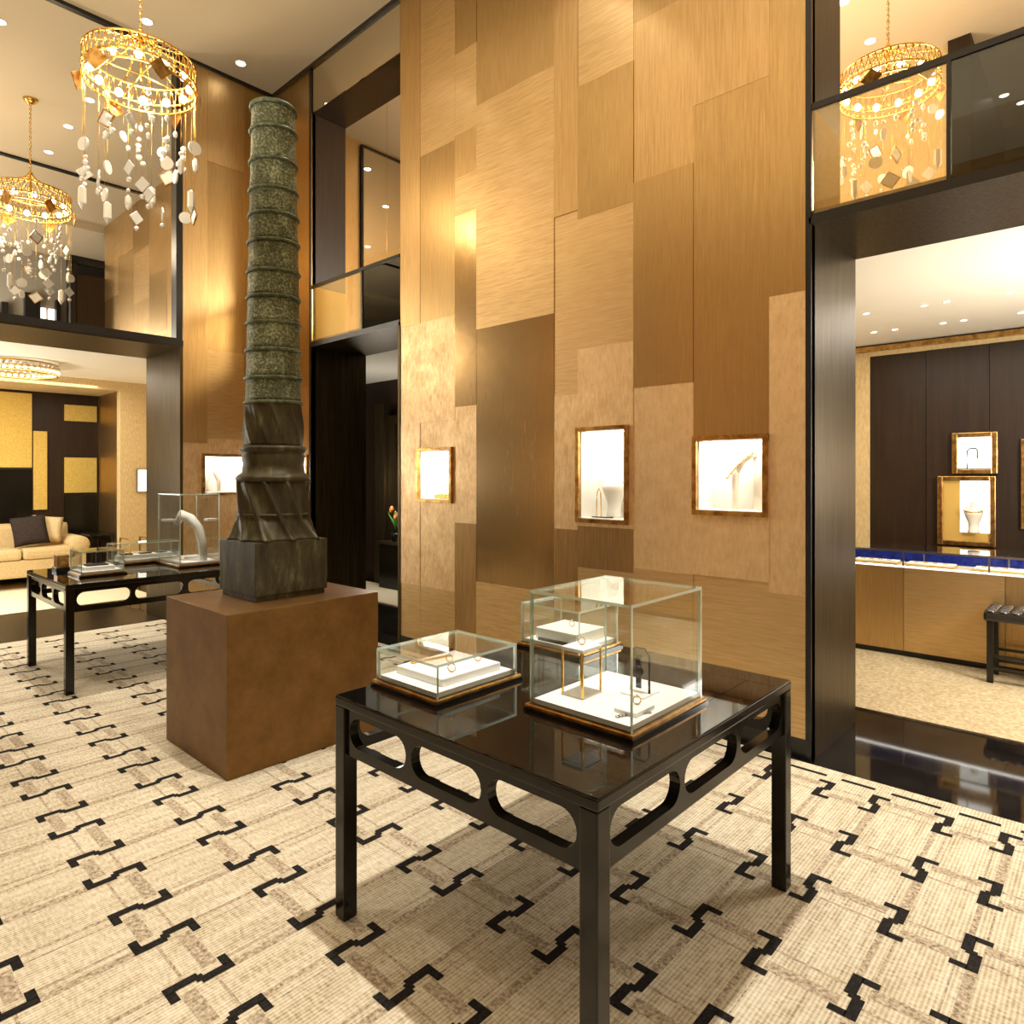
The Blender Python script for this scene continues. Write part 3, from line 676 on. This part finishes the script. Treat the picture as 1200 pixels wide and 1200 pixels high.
t1 = make_table('black lacquer display table with cut-out apron in the foreground', TA)
t2 = copy_tree(t1); t2.location = TB; t2['label'] = 'black lacquer display table half hidden behind the brown pedestal'
TZ = zc+.0015+.773

# ------------------------------------------------------------------ glass cases
def pane(b, x0, x1, y0, y1, z0, z1):
    """one glass sheet: broad faces clear, narrow faces green"""
    n0 = len(b.bm.faces); b.box(x0, x1, y0, y1, z0, z1, GLASS)
    d = (x1-x0, y1-y0, z1-z0); k = d.index(min(d)); e = b._m(EDGE)
    b.bm.faces.ensure_lookup_table()
    for f in b.bm.faces[n0:]:
        c = f.calc_center_median(); lo, hi = (x0, y0, z0)[k], (x1, y1, z1)[k]
        if lo+1e-5 < c[k] < hi-1e-5: f.material_index = e
def glass_case(label, x0, x1, y0, y1, z, ztop):
    t = thing('glass_case', label, 'display case', ((x0+x1)/2, (y0+y1)/2, z), 0, 'glass jewellery cases')
    a, d, h = (x1-x0)/2, (y1-y0)/2, ztop-z; g = .009; o = .012
    b = MB(); b.box(-a-.004, a+.004, -d-.004, d+.004, 0, .010, LACQ); b.box(-a, a, -d, d, .010, .022, GFRAME, .003); b.build('base_tray', t)
    MB().box(-a+o+g+.001, a-o-g-.001, -d+o+g+.001, d-o-g-.001, .022, .038, WHITEP).build('display_pad', t)
    A, D = a-o, d-o; g = .009
    for q_ in ((-A, A, -D, -D+g), (-A, A, D-g, D), (-A, -A+g, -D+g, D-g), (A-g, A, -D+g, D-g)):
        p = MB(); pane(p, q_[0], q_[1], q_[2], q_[3], .022, h-g); p.build('glass_panel', t)
    p = MB(); pane(p, -A, A, -D, D, h-g, h); p.build('glass_lid', t)
    return t
CA = (-2.02, -1.665, 1.445, 1.865); CB = (-1.44, -1.03, 1.63, 2.09); CC = (-2.0, -1.655, 2.215, 2.53)
glass_case('low glass jewellery case near the left corner of the foreground table', *CA, TZ, .922)
glass_case('tall cube glass jewellery case on the foreground table', *CB, TZ, 1.178)
glass_case('glass jewellery case behind the tall one, at the back of the foreground table', *CC, TZ, .985)
pz = TZ+.038
def block(name, label, cat, x0, x1, y0, y1, z0, z1, m=WHITEP, bev=.003, rz=0, group=None):
    b = MB(); cx, cy_ = (x0+x1)/2, (y0+y1)/2
    b.box(x0-cx, x1-cx, y0-cy_, y1-cy_, 0, z1-z0, m, bev); o = b.build(name); o.location = (cx, cy_, z0); o.rotation_euler = (0, 0, rz)
    return tag(o, label, cat, group)
block('display_block', 'white raised block inside the low case on the foreground table', 'display block', -1.975, -1.72, 1.52, 1.81, pz, pz+.028)
block('display_block', 'white raised block in the case at the back of the foreground table', 'display block', -1.94, -1.715, 2.27, 2.48, pz, pz+.05)
def ring(label, x, y, z, r=.011, m=GPOL, upright=True):
    b = MB(); n = 20
    b.tube([(r*math.cos(2*math.pi*k/n), 0 if upright else r*math.sin(2*math.pi*k/n), r*math.sin(2*math.pi*k/n)+r+.002 if upright else .002) for k in range(n)], .002, m, 6, True)
    b.ball((0, 0, 2*r+.005 if upright else .005), .0045, GEM if upright else m, seg=8)
    o = b.build('ring'); o.location = (x, y, z); o.rotation_euler = (0, 0, R(40)); return tag(o, label, 'ring', 'rings in the glass cases')
bz = pz+.028
ring('gold ring at the front right of the block in the low case', -1.76, 1.60, bz, .014)
ring('gold ring in the middle of the block in the low case', -1.86, 1.68, bz, .012)
ring('gold ring at the back of the block in the low case', -1.79, 1.76, bz, .012)
b = MB()
for k in range(9): b.torus((0+.019*k, 0, .003), .009, .0022, GPOL, 12, 6)
o = b.build('bracelet'); o.location = (-1.95, 1.58, bz); o.rotation_euler = (0, 0, R(80)); tag(o, 'gold chain bracelet along the left of the block in the low case', 'bracelet')
# risers in the tall case
def riser(label, x, y, w_, d_, h):
    t = thing('display_stand', label, 'display stand', (x, y, pz), 0, 'stands in the tall case')
    MB().box(-w_/2, w_/2, -d_/2, d_/2, h-.012, h, WHITEP, .002).build('top', t)
    for sx in (-1, 1):
        for sy in (-1, 1): MB().box(sx*(w_/2-.004)-.003, sx*(w_/2-.004)+.003, sy*(d_/2-.004)-.003, sy*(d_/2-.004)+.003, 0, h-.012, GPOL).build('leg', t)
    MB().box(-w_/2, w_/2, -d_/2, d_/2, 0, .004, WHITEP).build('foot_plate', t)
riser('tall gold legged stand with white top at the left in the tall case', -1.335, 1.80, .09, .11, .16)
b = MB(); 
t = thing('watch', 'black watch on a gold hoop stand in the tall case', 'watch', (-1.19, 1.93, pz))
MB().box(-.045, .045, -.05, .05, 0, .006, WHITEP).build('stand_foot', t)
b = MB(); b.tube([(-.035, 0, .006), (-.035, 0, .13), (-.02, 0, .15), (.02, 0, .15), (.035, 0, .13), (.035, 0, .006)], .004, BLACK, 6); b.build('hoop', t)
b = MB(); b.lathe([(.001, -.006), (.02, -.006), (.02, .006), (.001, .006)], BLACK, 20, (0, -.012, .075), 'Y'); b.box(-.009, .009, -.012, -.006, .02, .13, BLACK); b.build('watch_case', t)
block('display_block', 'white low block at the front right in the tall case', 'display block', -1.155, -1.075, 1.72, 1.83, pz, pz+.014)
ring('gold ring standing on the low block in the tall case', -1.115, 1.79, pz+.014, .012)
b = MB()
for k in range(10): b.torus((.012*k, .004*math.sin(k), .003), .006, .0018, STEEL, 12, 5)
o = b.build('bracelet'); o.location = (-1.12, 1.69, pz); o.rotation_euler = (0, 0, R(60)); tag(o, 'silver chain bracelet lying at the front of the tall case', 'bracelet')
ring('gold ring on top of the gold legged stand in the tall case', -1.335, 1.80, pz+.16, .011)
b = MB(); b.box(-.006, .006, -.08, .08, 0, .014, BLACK, .002); o = b.build('bracelet'); o.location = (-1.83, 2.225+.03, pz); o.rotation_euler = (0, 0, R(90)); tag(o, 'black strap bracelet in front of the block in the back case', 'bracelet')
ring('gold ring on the block in the back case', -1.82, 2.38, pz+.05, .012)

# far table
glass_case('low glass jewellery case at the front of the far table', -6.06, -5.75, 1.48, 1.80, TZ, .98)
glass_case('tall glass jewellery case next to the sculpture on the far table', -6.25, -5.75, 2.19, 2.55, TZ, 1.40)
glass_case('long low glass jewellery case at the back of the far table', -6.50, -6.29, 1.86, 2.42, TZ, .97)
block('display_block', 'white block inside the front low case on the far table', 'display block', -6.01, -5.82, 1.53, 1.74, pz, pz+.03)
block('display_block', 'long white block inside the back low case on the far table', 'display block', -6.455, -6.335, 1.92, 2.36, pz, pz+.04)
for i, y in enumerate((2.0, 2.15, 2.28)):
    tag(MB().box(-6.43, -6.36, y-.045, y+.045, pz+.04, pz+.052, BLACK, .003).build('jewellery_card'), ('dark jewellery card at the left end of the back low case', 'dark jewellery card in the middle of the back low case', 'dark jewellery card at the right end of the back low case')[i], 'jewellery card', 'cards in the back low case')
tag(MB().box(-5.97, -5.86, 1.56, 1.71, pz+.03, pz+.04, PILD, .003).build('jewellery_card'), 'dark jewellery card on the block in the front low case', 'jewellery card')
tag(MB().box(-6.03, -6.0, 1.66, 1.69, pz, pz+.12, BLACK, .003).build('jewellery_stand'), 'small black upright stand in the front low case', 'stand')
b = MB(); b.tube([(-5.83, 2.42, pz), (-5.835, 2.415, pz+.16), (-5.86, 2.395, pz+.28), (-5.92, 2.35, pz+.36), (-6.0, 2.31, pz+.385), (-6.03, 2.30, pz+.35), (-6.05, 2.29, pz+.31)], [.034, .036, .038, .042, .048, .03, .028], WHITEP, 14)
tag(b.build('necklace_stand'), 'white curved arm-shaped stand in the tall case on the far table', 'stand')
block('display_block', 'flat white block beside the curved stand in the tall far case', 'display block', -6.17, -6.04, 2.35, 2.5, pz, pz+.02)
for lb, x0, x1, y0, y1, z in (('small white glass-clip shelf at the left of the tall far case', -6.22, -6.10, 2.22, 2.30, pz+.33), ('small white glass-clip shelf at the right of the tall far case', -5.86, -5.78, 2.44, 2.52, pz+.34)):
    t = thing('display_shelf', lb, 'display shelf', ((x0+x1)/2, (y0+y1)/2, pz))
    MB().box((x0-x1)/2, (x1-x0)/2, (y0-y1)/2, (y1-y0)/2, z-pz, z-pz+.02, WHITEP).build('shelf_board', t)
    MB().box(-.004, .004, -.004, .004, 0, z-pz, GLASS).build('shelf_post', t)
t = thing('jewellery_box', 'small gold box on a black foot at the left edge of the far table', 'box', (-6.32, 1.50, TZ))
MB().box(-.07, .07, -.05, .05, 0, .03, BLACK, .003).build('foot', t); MB().box(-.055, .055, -.04, .04, .03, .13, GFRAME, .004).build('box_body', t)

# ------------------------------------------------------------------ pedestal and tower sculpture
block('pedestal', 'large plain brown metal pedestal carrying the bronze tower sculpture', 'pedestal', -4.116, -3.321, 1.498, 2.42, zc+.0015, .85, BROWNP, .004)
SX, SY = -3.745, 1.97
t = thing('tower_sculpture', 'tall green bronze ringed tower sculpture on the brown pedestal', 'sculpture', (SX, SY, .85))
b = MB(); hw = .225
b.box(-hw+.012, hw-.012, -hw+.012, hw-.012, 0, .03, VERD2, .004); b.box(-hw, hw, -hw, hw, .03, .33, VERD2, .006); b.build('plinth_block', t)
def loft(levels, m, seg=96, amp=0, lobes=8, twist=0, smooth=True):
    """levels: (radius, z, squareness 0..1, flute amplitude)"""
    mb = MB(); rings = []; z0 = levels[0][1]; z1 = levels[-1][1]
    for r, z, sq, am in levels:
        rg = []
        for k in range(seg):
            a = 2*math.pi*k/seg
            c, s_ = abs(math.cos(a)), abs(math.sin(a)); n = 2+sq*8
            rr = r/((c**n+s_**n)**(1/n))
            ph = lobes*a+twist*(z-z0)/(z1-z0)
            rr *= 1+am*(abs(math.cos(ph/2))**9*1.6-.35)
            rg.append(mb.bm.verts.new((rr*math.cos(a), rr*math.sin(a), z)))
        rings.append(rg)
    fs = []
    for i in range(len(rings)-1):
        for k in range(seg): fs.append(mb.bm.faces.new((rings[i][k], rings[i][(k+1) % seg], rings[i+1][(k+1) % seg], rings[i+1][k])))
    fs.append(mb.bm.faces.new(rings[0])); fs.append(mb.bm.faces.new(rings[-1]))
    mb._set(fs, m, smooth); return mb
lv = []
for i in range(25):
    u = i/24; lv.append((.193-.003*u+.034*(1-u)**9, .33+.34*u, max(0, .25*(1-u*3)), .075))
loft(lv, VERD2, 192, lobes=10, twist=7.5).build('fluted_base', t)
MB().torus((0, 0, .475), .192, .010, VERD2, 48, 8).build('base_band', t)
b = MB(); b.lathe([(.19, .665), (.208, .672), (.212, .69), (.20, .705), (.178, .72), (.172, .77), (.18, .82), (.172, .835), (.186, .85), (.19, .862), (.184, .875), (.165, .88)], VERD2, 48); b.build('collar', t)
lv = [(.164-.004*i/14, .875+.26*i/14, 0, 0.06*math.sin(math.pi*i/14)**.5) for i in range(15)]
loft(lv, VERD2, 192, lobes=10, twist=6.5).build('fluted_drum', t)
rz_ = [1.984, 2.127, 2.29, 2.449, 2.602, 2.755, 2.929, 3.087, 3.235, 3.404, 3.593, 3.735]
def rad(z): return .159-(z-1.984)/(3.746-1.984)*.034
for i in range(len(rz_)-1):
    z0, z1 = rz_[i]-.85, rz_[i+1]-.85; b = MB()
    b.lathe([(rad(rz_[i]), z0), (rad(rz_[i])*1.0, z0+.03), (rad((rz_[i]+rz_[i+1])/2)*.985, (z0+z1)/2), (rad(rz_[i+1])*.995, z1-.02), (rad(rz_[i+1]), z1)], VERD, 48); b.build('shaft_drum', t)
for i, z in enumerate(rz_):
    b = MB(); r_ = rad(z); n = 48
    b.tube([((r_+.002)*math.cos(2*math.pi*k/n), (r_+.002)*math.sin(2*math.pi*k/n), z-.85+.004*math.sin(2*math.pi*k/n)) for k in range(n)], .0105, RING, 8, True); b.build('band', t)
b = MB(); b.lathe([(rad(3.746)-.03, 2.88), (rad(3.746)+.008, 2.875), (rad(3.746)+.01, 2.895), (rad(3.746)-.01, 2.905), (.001, 2.905)], RING, 48); b.build('cap', t)
b = MB(); ca = Vector((-.7368, .6761, 0)); c0 = Vector((-.115, -.105, 2.2))
c0 = ca*-1; dirv = Vector((-.7368, .6761, 0)); base = dirv*.145+Vector((0, 0, 2.2))
b.tube([base+dirv*(.02*math.cos(x_)+.018)*1.0+Vector((0, 0, .055*math.sin(x_))) for x_ in [2*math.pi*k/20 for k in range(20)]], .007, STEEL, 8, True); b.build('ring_handle', t)['label'] = 'steel ring handle'

# ------------------------------------------------------------------ chandeliers
def make_chandelier(label, loc, ceil_z):
    """origin at ring's lower rim centre"""
    t = thing('chandelier', label, 'chandelier', loc, 0, 'gold crystal chandeliers')
    q = random.Random(21); Rr = .395; h = .20
    b = MB(); n = 44
    for z in (0, .07, h): b.torus((0, 0, z), Rr, .008, GPOL, 64, 6)
    for k in range(n):
        a0, a1, a2 = [2*math.pi*(k+d)/n for d in (0, .5, 1)]
        p = lambda a, z: (Rr*math.cos(a), Rr*math.sin(a), z)
        b.tube([p(a0, .07), p(a1, h)], .0045, GPOL, 4); b.tube([p(a1, h), p(a2, .07)], .0045, GPOL, 4)
    for k in range(n):
        a = 2*math.pi*k/n; r_ = .018
        for j in range(2): b.torus((0, 0, 0), .02, .003, GPOL, 8, 4) if 0 else b.ball((Rr*math.cos(a), Rr*math.sin(a), .02+.05*j), .012, GPOL, (1, 1, 1.3), 6)
    b.build('ring', t)
    b = MB(); hub = .42
    for k in range(12):
        a = 2*math.pi*k/12; pts = []
        for j in range(9):
            u = j/8; rr = Rr*(1-u)**1.6+.02*u; pts.append((rr*math.cos(a), rr*math.sin(a), h+(hub-h)*u))
        b.tube(pts, .005, GPOL, 4)
        for p in pts[:-1]: b.ball(p, .011, GPOL, seg=6)
    b.lathe([(.001, hub-.03), (.03, hub-.02), (.02, hub+.02), (.001, hub+.05)], GPOL, 12); b.lathe([(.006, .05), (.012, .2), (.012, .4), (.006, hub)], GPOL, 8)
    for k in range(4):
        a = math.pi/2*k; b.tube([(0, 0, .1), (Rr*math.cos(a), Rr*math.sin(a), .07)], .006, GPOL, 5)
    b.build('crown', t)
    b = MB(); top = ceil_z-loc[2]; z = hub+.04; k = 0
    while z < top-.05:
        c = (0, 0, z); e = .016
        pts = [(e*.6*math.cos(x_)*(1 if k % 2 else 0), e*.6*math.cos(x_)*(0 if k % 2 else 1), z+e*math.sin(x_)) for x_ in [2*math.pi*j/8 for j in range(8)]]
        b.tube(pts, .0045, GPOL, 4, True); z += .026; k += 1
    b.build('chain', t)
    MB().lathe([(.075, top-.03), (.075, top-.004), (.03, top-.002), (.001, top-.001)][::-1] if 0 else [(.02, top-.05), (.06, top-.03), (.075, top-.002), (.001, top-.001)], GPOL, 20).build('ceiling_canopy', t)
    nb = 12
    for k in range(nb):
        a = 2*math.pi*(k+.3)/nb; rr = Rr-.05; p = (rr*math.cos(a), rr*math.sin(a), .07)
        o = MB().ball(p, .03, BULB, (1, 1, 1.1), 10).build('bulb', t)
    for k in range(12):
        a = 2*math.pi*(k+.1)/12+q.uniform(-.1, .1); rr = Rr+.03; m = Matrix.Translation((rr*math.cos(a), rr*math.sin(a), -.03)) @ Matrix.Rotation(a+q.uniform(-.5, .5), 4, 'Z') @ Matrix.Rotation(R(45+q.uniform(-12, 12)), 4, 'X')
        if k % 2 == 0: MB().box(-.004, .004, -.06, .06, -.06, .06, GFRAME, mtx=m).build('gold_plate', t)
    # strands
    ns = 34
    for k in range(ns):
        a = 2*math.pi*k/ns*1.0+q.uniform(-.08, .08); rr = Rr*(1 if k % 3 else q.uniform(.45, .85)); x, y = rr*math.cos(a), rr*math.sin(a)
        ln = q.uniform(.22, .95) if k % 2 else q.uniform(.62, .95)
        b = MB(); b.tube([(x, y, .02), (x, y, -ln+.06)], .0011, GPOL, 4)
        kind = q.choice(('disc', 'disc', 'drop', 'square', 'square', 'rod', 'cluster', 'frame'))
        rot = Matrix.Rotation(a+q.uniform(-1.2, 1.2), 4, 'Z')
        if kind == 'disc':
            T_ = Matrix.Translation((x, y, -ln)) @ rot; nn = 20; r_ = q.uniform(.04, .055)
            vs = []; 
            for sx in (-.006, .006): vs.append([b.bm.verts.new(T_ @ Vector((sx, r_*math.cos(2*math.pi*j/nn), r_*math.sin(2*math.pi*j/nn)))) for j in range(nn)])
            fs = [b.bm.faces.new(vs[0]), b.bm.faces.new(vs[1])]+[b.bm.faces.new((vs[0][j], vs[0][(j+1) % nn], vs[1][(j+1) % nn], vs[1][j])) for j in range(nn)]
            b._set(fs, DISC)
        elif kind == 'square':
            b.box(-.004, .004, -.042, .042, -.042, .042, GEM, mtx=Matrix.Translation((x, y, -ln)) @ rot @ Matrix.Rotation(R(45), 4, 'X'))
            b.ball((x, y, -ln-.09), .02, CRYS, seg=8)
        elif kind == 'frame':
            T_ = Matrix.Translation((x, y, -ln)) @ rot @ Matrix.Rotation(R(45+q.uniform(-25, 25)), 4, 'X')
            for y0, y1, z0, z1 in ((-.055, -.047, -.055, .055), (.047, .055, -.055, .055), (-.047, .047, .047, .055), (-.047, .047, -.055, -.047)): b.box(-.006, .006, y0, y1, z0, z1, GFRAME, mtx=T_)
            b.box(-.002, .002, -.047, .047, -.047, .047, GEM, mtx=T_)
        elif kind == 'drop':
            b.lathe([(.001, .07), (.022, .04), (.026, 0), (.02, -.04), (.001, -.06)], CRYS, 8, (x, y, -ln), smooth=False)
            b.ball((x, y, -ln+.1), .016, CRYS, seg=8)
        elif kind == 'rod':
            b.lathe([(.001, .09), (.028, .07), (.03, -.05), (.001, -.10)], CRYS, 6, (x, y, -ln), smooth=False)
        else:
            for j in range(5): b.ball((x+q.uniform(-.025, .025), y+q.uniform(-.025, .025), -ln+.1-.045*j), q.uniform(.016, .026), CRYS, seg=8)
        if k % 3 == 0: b.ball((x, y, -ln*.5), .018, CRYS, (1, 1, 1.4), 8)
        b.build('crystal_strand', t)
    l = lamp('POINT', 'chandelier_glow', (0, 0, 0), 30, (1, .86, .62), .16); l.parent = t; l.location = (0, 0, -.12)
    return t
c1 = make_chandelier('gold ring chandelier with white crystals, hanging nearest in the hall', (-5.71, 1.89, 4.62), CZ)
c2 = copy_tree(c1); c2.location = (-9.29, 1.90, 4.62); c2.rotation_euler = (0, 0, R(75)); c2['label'] = 'gold crystal chandelier at the left edge, built as mirror image of the hall one'  # copy set where the left mirror would show the hall chandelier
c3 = copy_tree(c1); c3.location = (-1.43, 6.15, 4.70); c3.rotation_euler = (0, 0, R(200)); c3['label'] = 'gold crystal chandelier built as a mirror image behind the amber balustrade at upper right'  # copy built in place of a chandelier's reflection
for ch in [k for k in bpy.data.objects if k.parent == c3]:
    if ch.name.startswith(('chain', 'ceiling_canopy')): ch.location = (0, 0, 0)
c3.scale = (.93, .93, .935)
t = thing('ring_chandelier', 'pale gold beaded ring chandelier under the lounge ceiling', 'chandelier', (-9.8, 1.87, 2.78))
b = MB(); n = 40
for z in (0, .06, .12): b.torus((0, 0, z), .41, .012, GPOL, 56, 6)
for k in range(n):
    a = 2*math.pi*k/n
    for j in range(2): b.ball((.41*math.cos(a+j*.08), .41*math.sin(a+j*.08), .03+.06*j), .024, CRYS, seg=8)
b.build('bead_ring', t)
for x in (-.12, .12): MB().tube([(x*.3, x, .10), (x*.3, x, .15)], .006, GPOL, 6).build('hanger_rod', t)
MB().box(-.05, .05, -.41, .41, .10, .112, GPOL).build('cross_bar', t)

# crystal strand built for the chandelier reflections in the narrow amber pane
b = MB(); x, y = -6.15, 4.6
b.tube([(x, y, CZ-.001), (x, y, 3.1)], .002, GPOL, 4)
for z, s_ in ((3.6, .06), (3.35, .045), (3.27, .03), (3.17, .04), (3.12, .03)): b.ball((x, y, z), s_, CRYS, (.8, .8, 1.1), 8)
tag(b.build('crystal_reflection'), 'white crystal drops built for reflections, behind the narrow amber balustrade', 'crystal pendant')

# ------------------------------------------------------------------ downlights
def make_spot(label, loc, r=.045, group=None):
    t = thing('downlight', label, 'downlight', loc, 0, group)
    MB().lathe([(r*.2, -.004), (r, -.004), (r, -.0005), (r*.2, -.0005)], SPOTL, 18, smooth=False).build('lens', t)
    b = MB(); b.torus((0, 0, -.003), r*1.15, .004, WHITEP, 20, 6); b.build('trim_ring', t)
    return t
sp = make_spot('round downlight in the hall ceiling left of the tower sculpture top', (-6.846, 3.232, CZ))
def spot(label, loc, group=None, s=1):
    o = copy_tree(sp); o.location = loc; o['label'] = label; o.scale = (s, s, 1)
    if group: o['group'] = group
spot('round downlight in the hall ceiling above the nearest chandelier ring', (-6.878, 2.327, CZ))
GG = 'downlights in the built mirror image at upper left'  # reflected downlights, built as solid fittings
spot('downlight in the built mirrored ceiling between the two hanging chandeliers', (-9.661, 2.366, CZ), GG)
spot('downlight in the built mirrored ceiling beside the left chandelier chain', (-10.617, 2.374, CZ), GG)
spot('downlight in the built mirrored ceiling at the top left edge', (-7.912, 1.378, CZ), GG)
spot('downlight in the built mirrored ceiling under the nearest chandelier crystals', (-11.569, 3.295, CZ), GG)
spot('downlight in the built mirrored ceiling touching the left side of the nearest chandelier', (-8.8, 2.366, CZ), GG)
GS = 'downlights in the salon ceiling'
for x, y in ((-1.625, 6.27), (-1.78, 7.13), (-1.6, 7.13), (-1.2, 6.3), (-1.21, 7.13), (-1.04, 6.28), (-1.05, 7.13), (-.63, 6.28), (-.64, 7.13)):
    spot('one of the small downlights in the bright cream salon ceiling', (x, y, 2.95), GS, .5)
spot('downlight left of the upper right chandelier chain', (-1.86, 7.324, CZ)); spot('downlight beside the dark reveal at the top of the right opening', (-1.89, 6.548, CZ))
GM2 = 'downlights seen through the smoked balustrade'
for x, y in ((-1.0, 9.4), (-.87, 9.72)): spot('downlight behind the smoked glass balustrade at upper right', (x, y, CZ), GM2)
GM3 = 'downlights over the west mezzanine'
for x, y in ((-6.66, 5.56), (-5.78, 6.53), (-4.0, 7.44)): spot('downlight seen in the dark framed mirror above the narrow portal', (x, y, CZ), GM3)
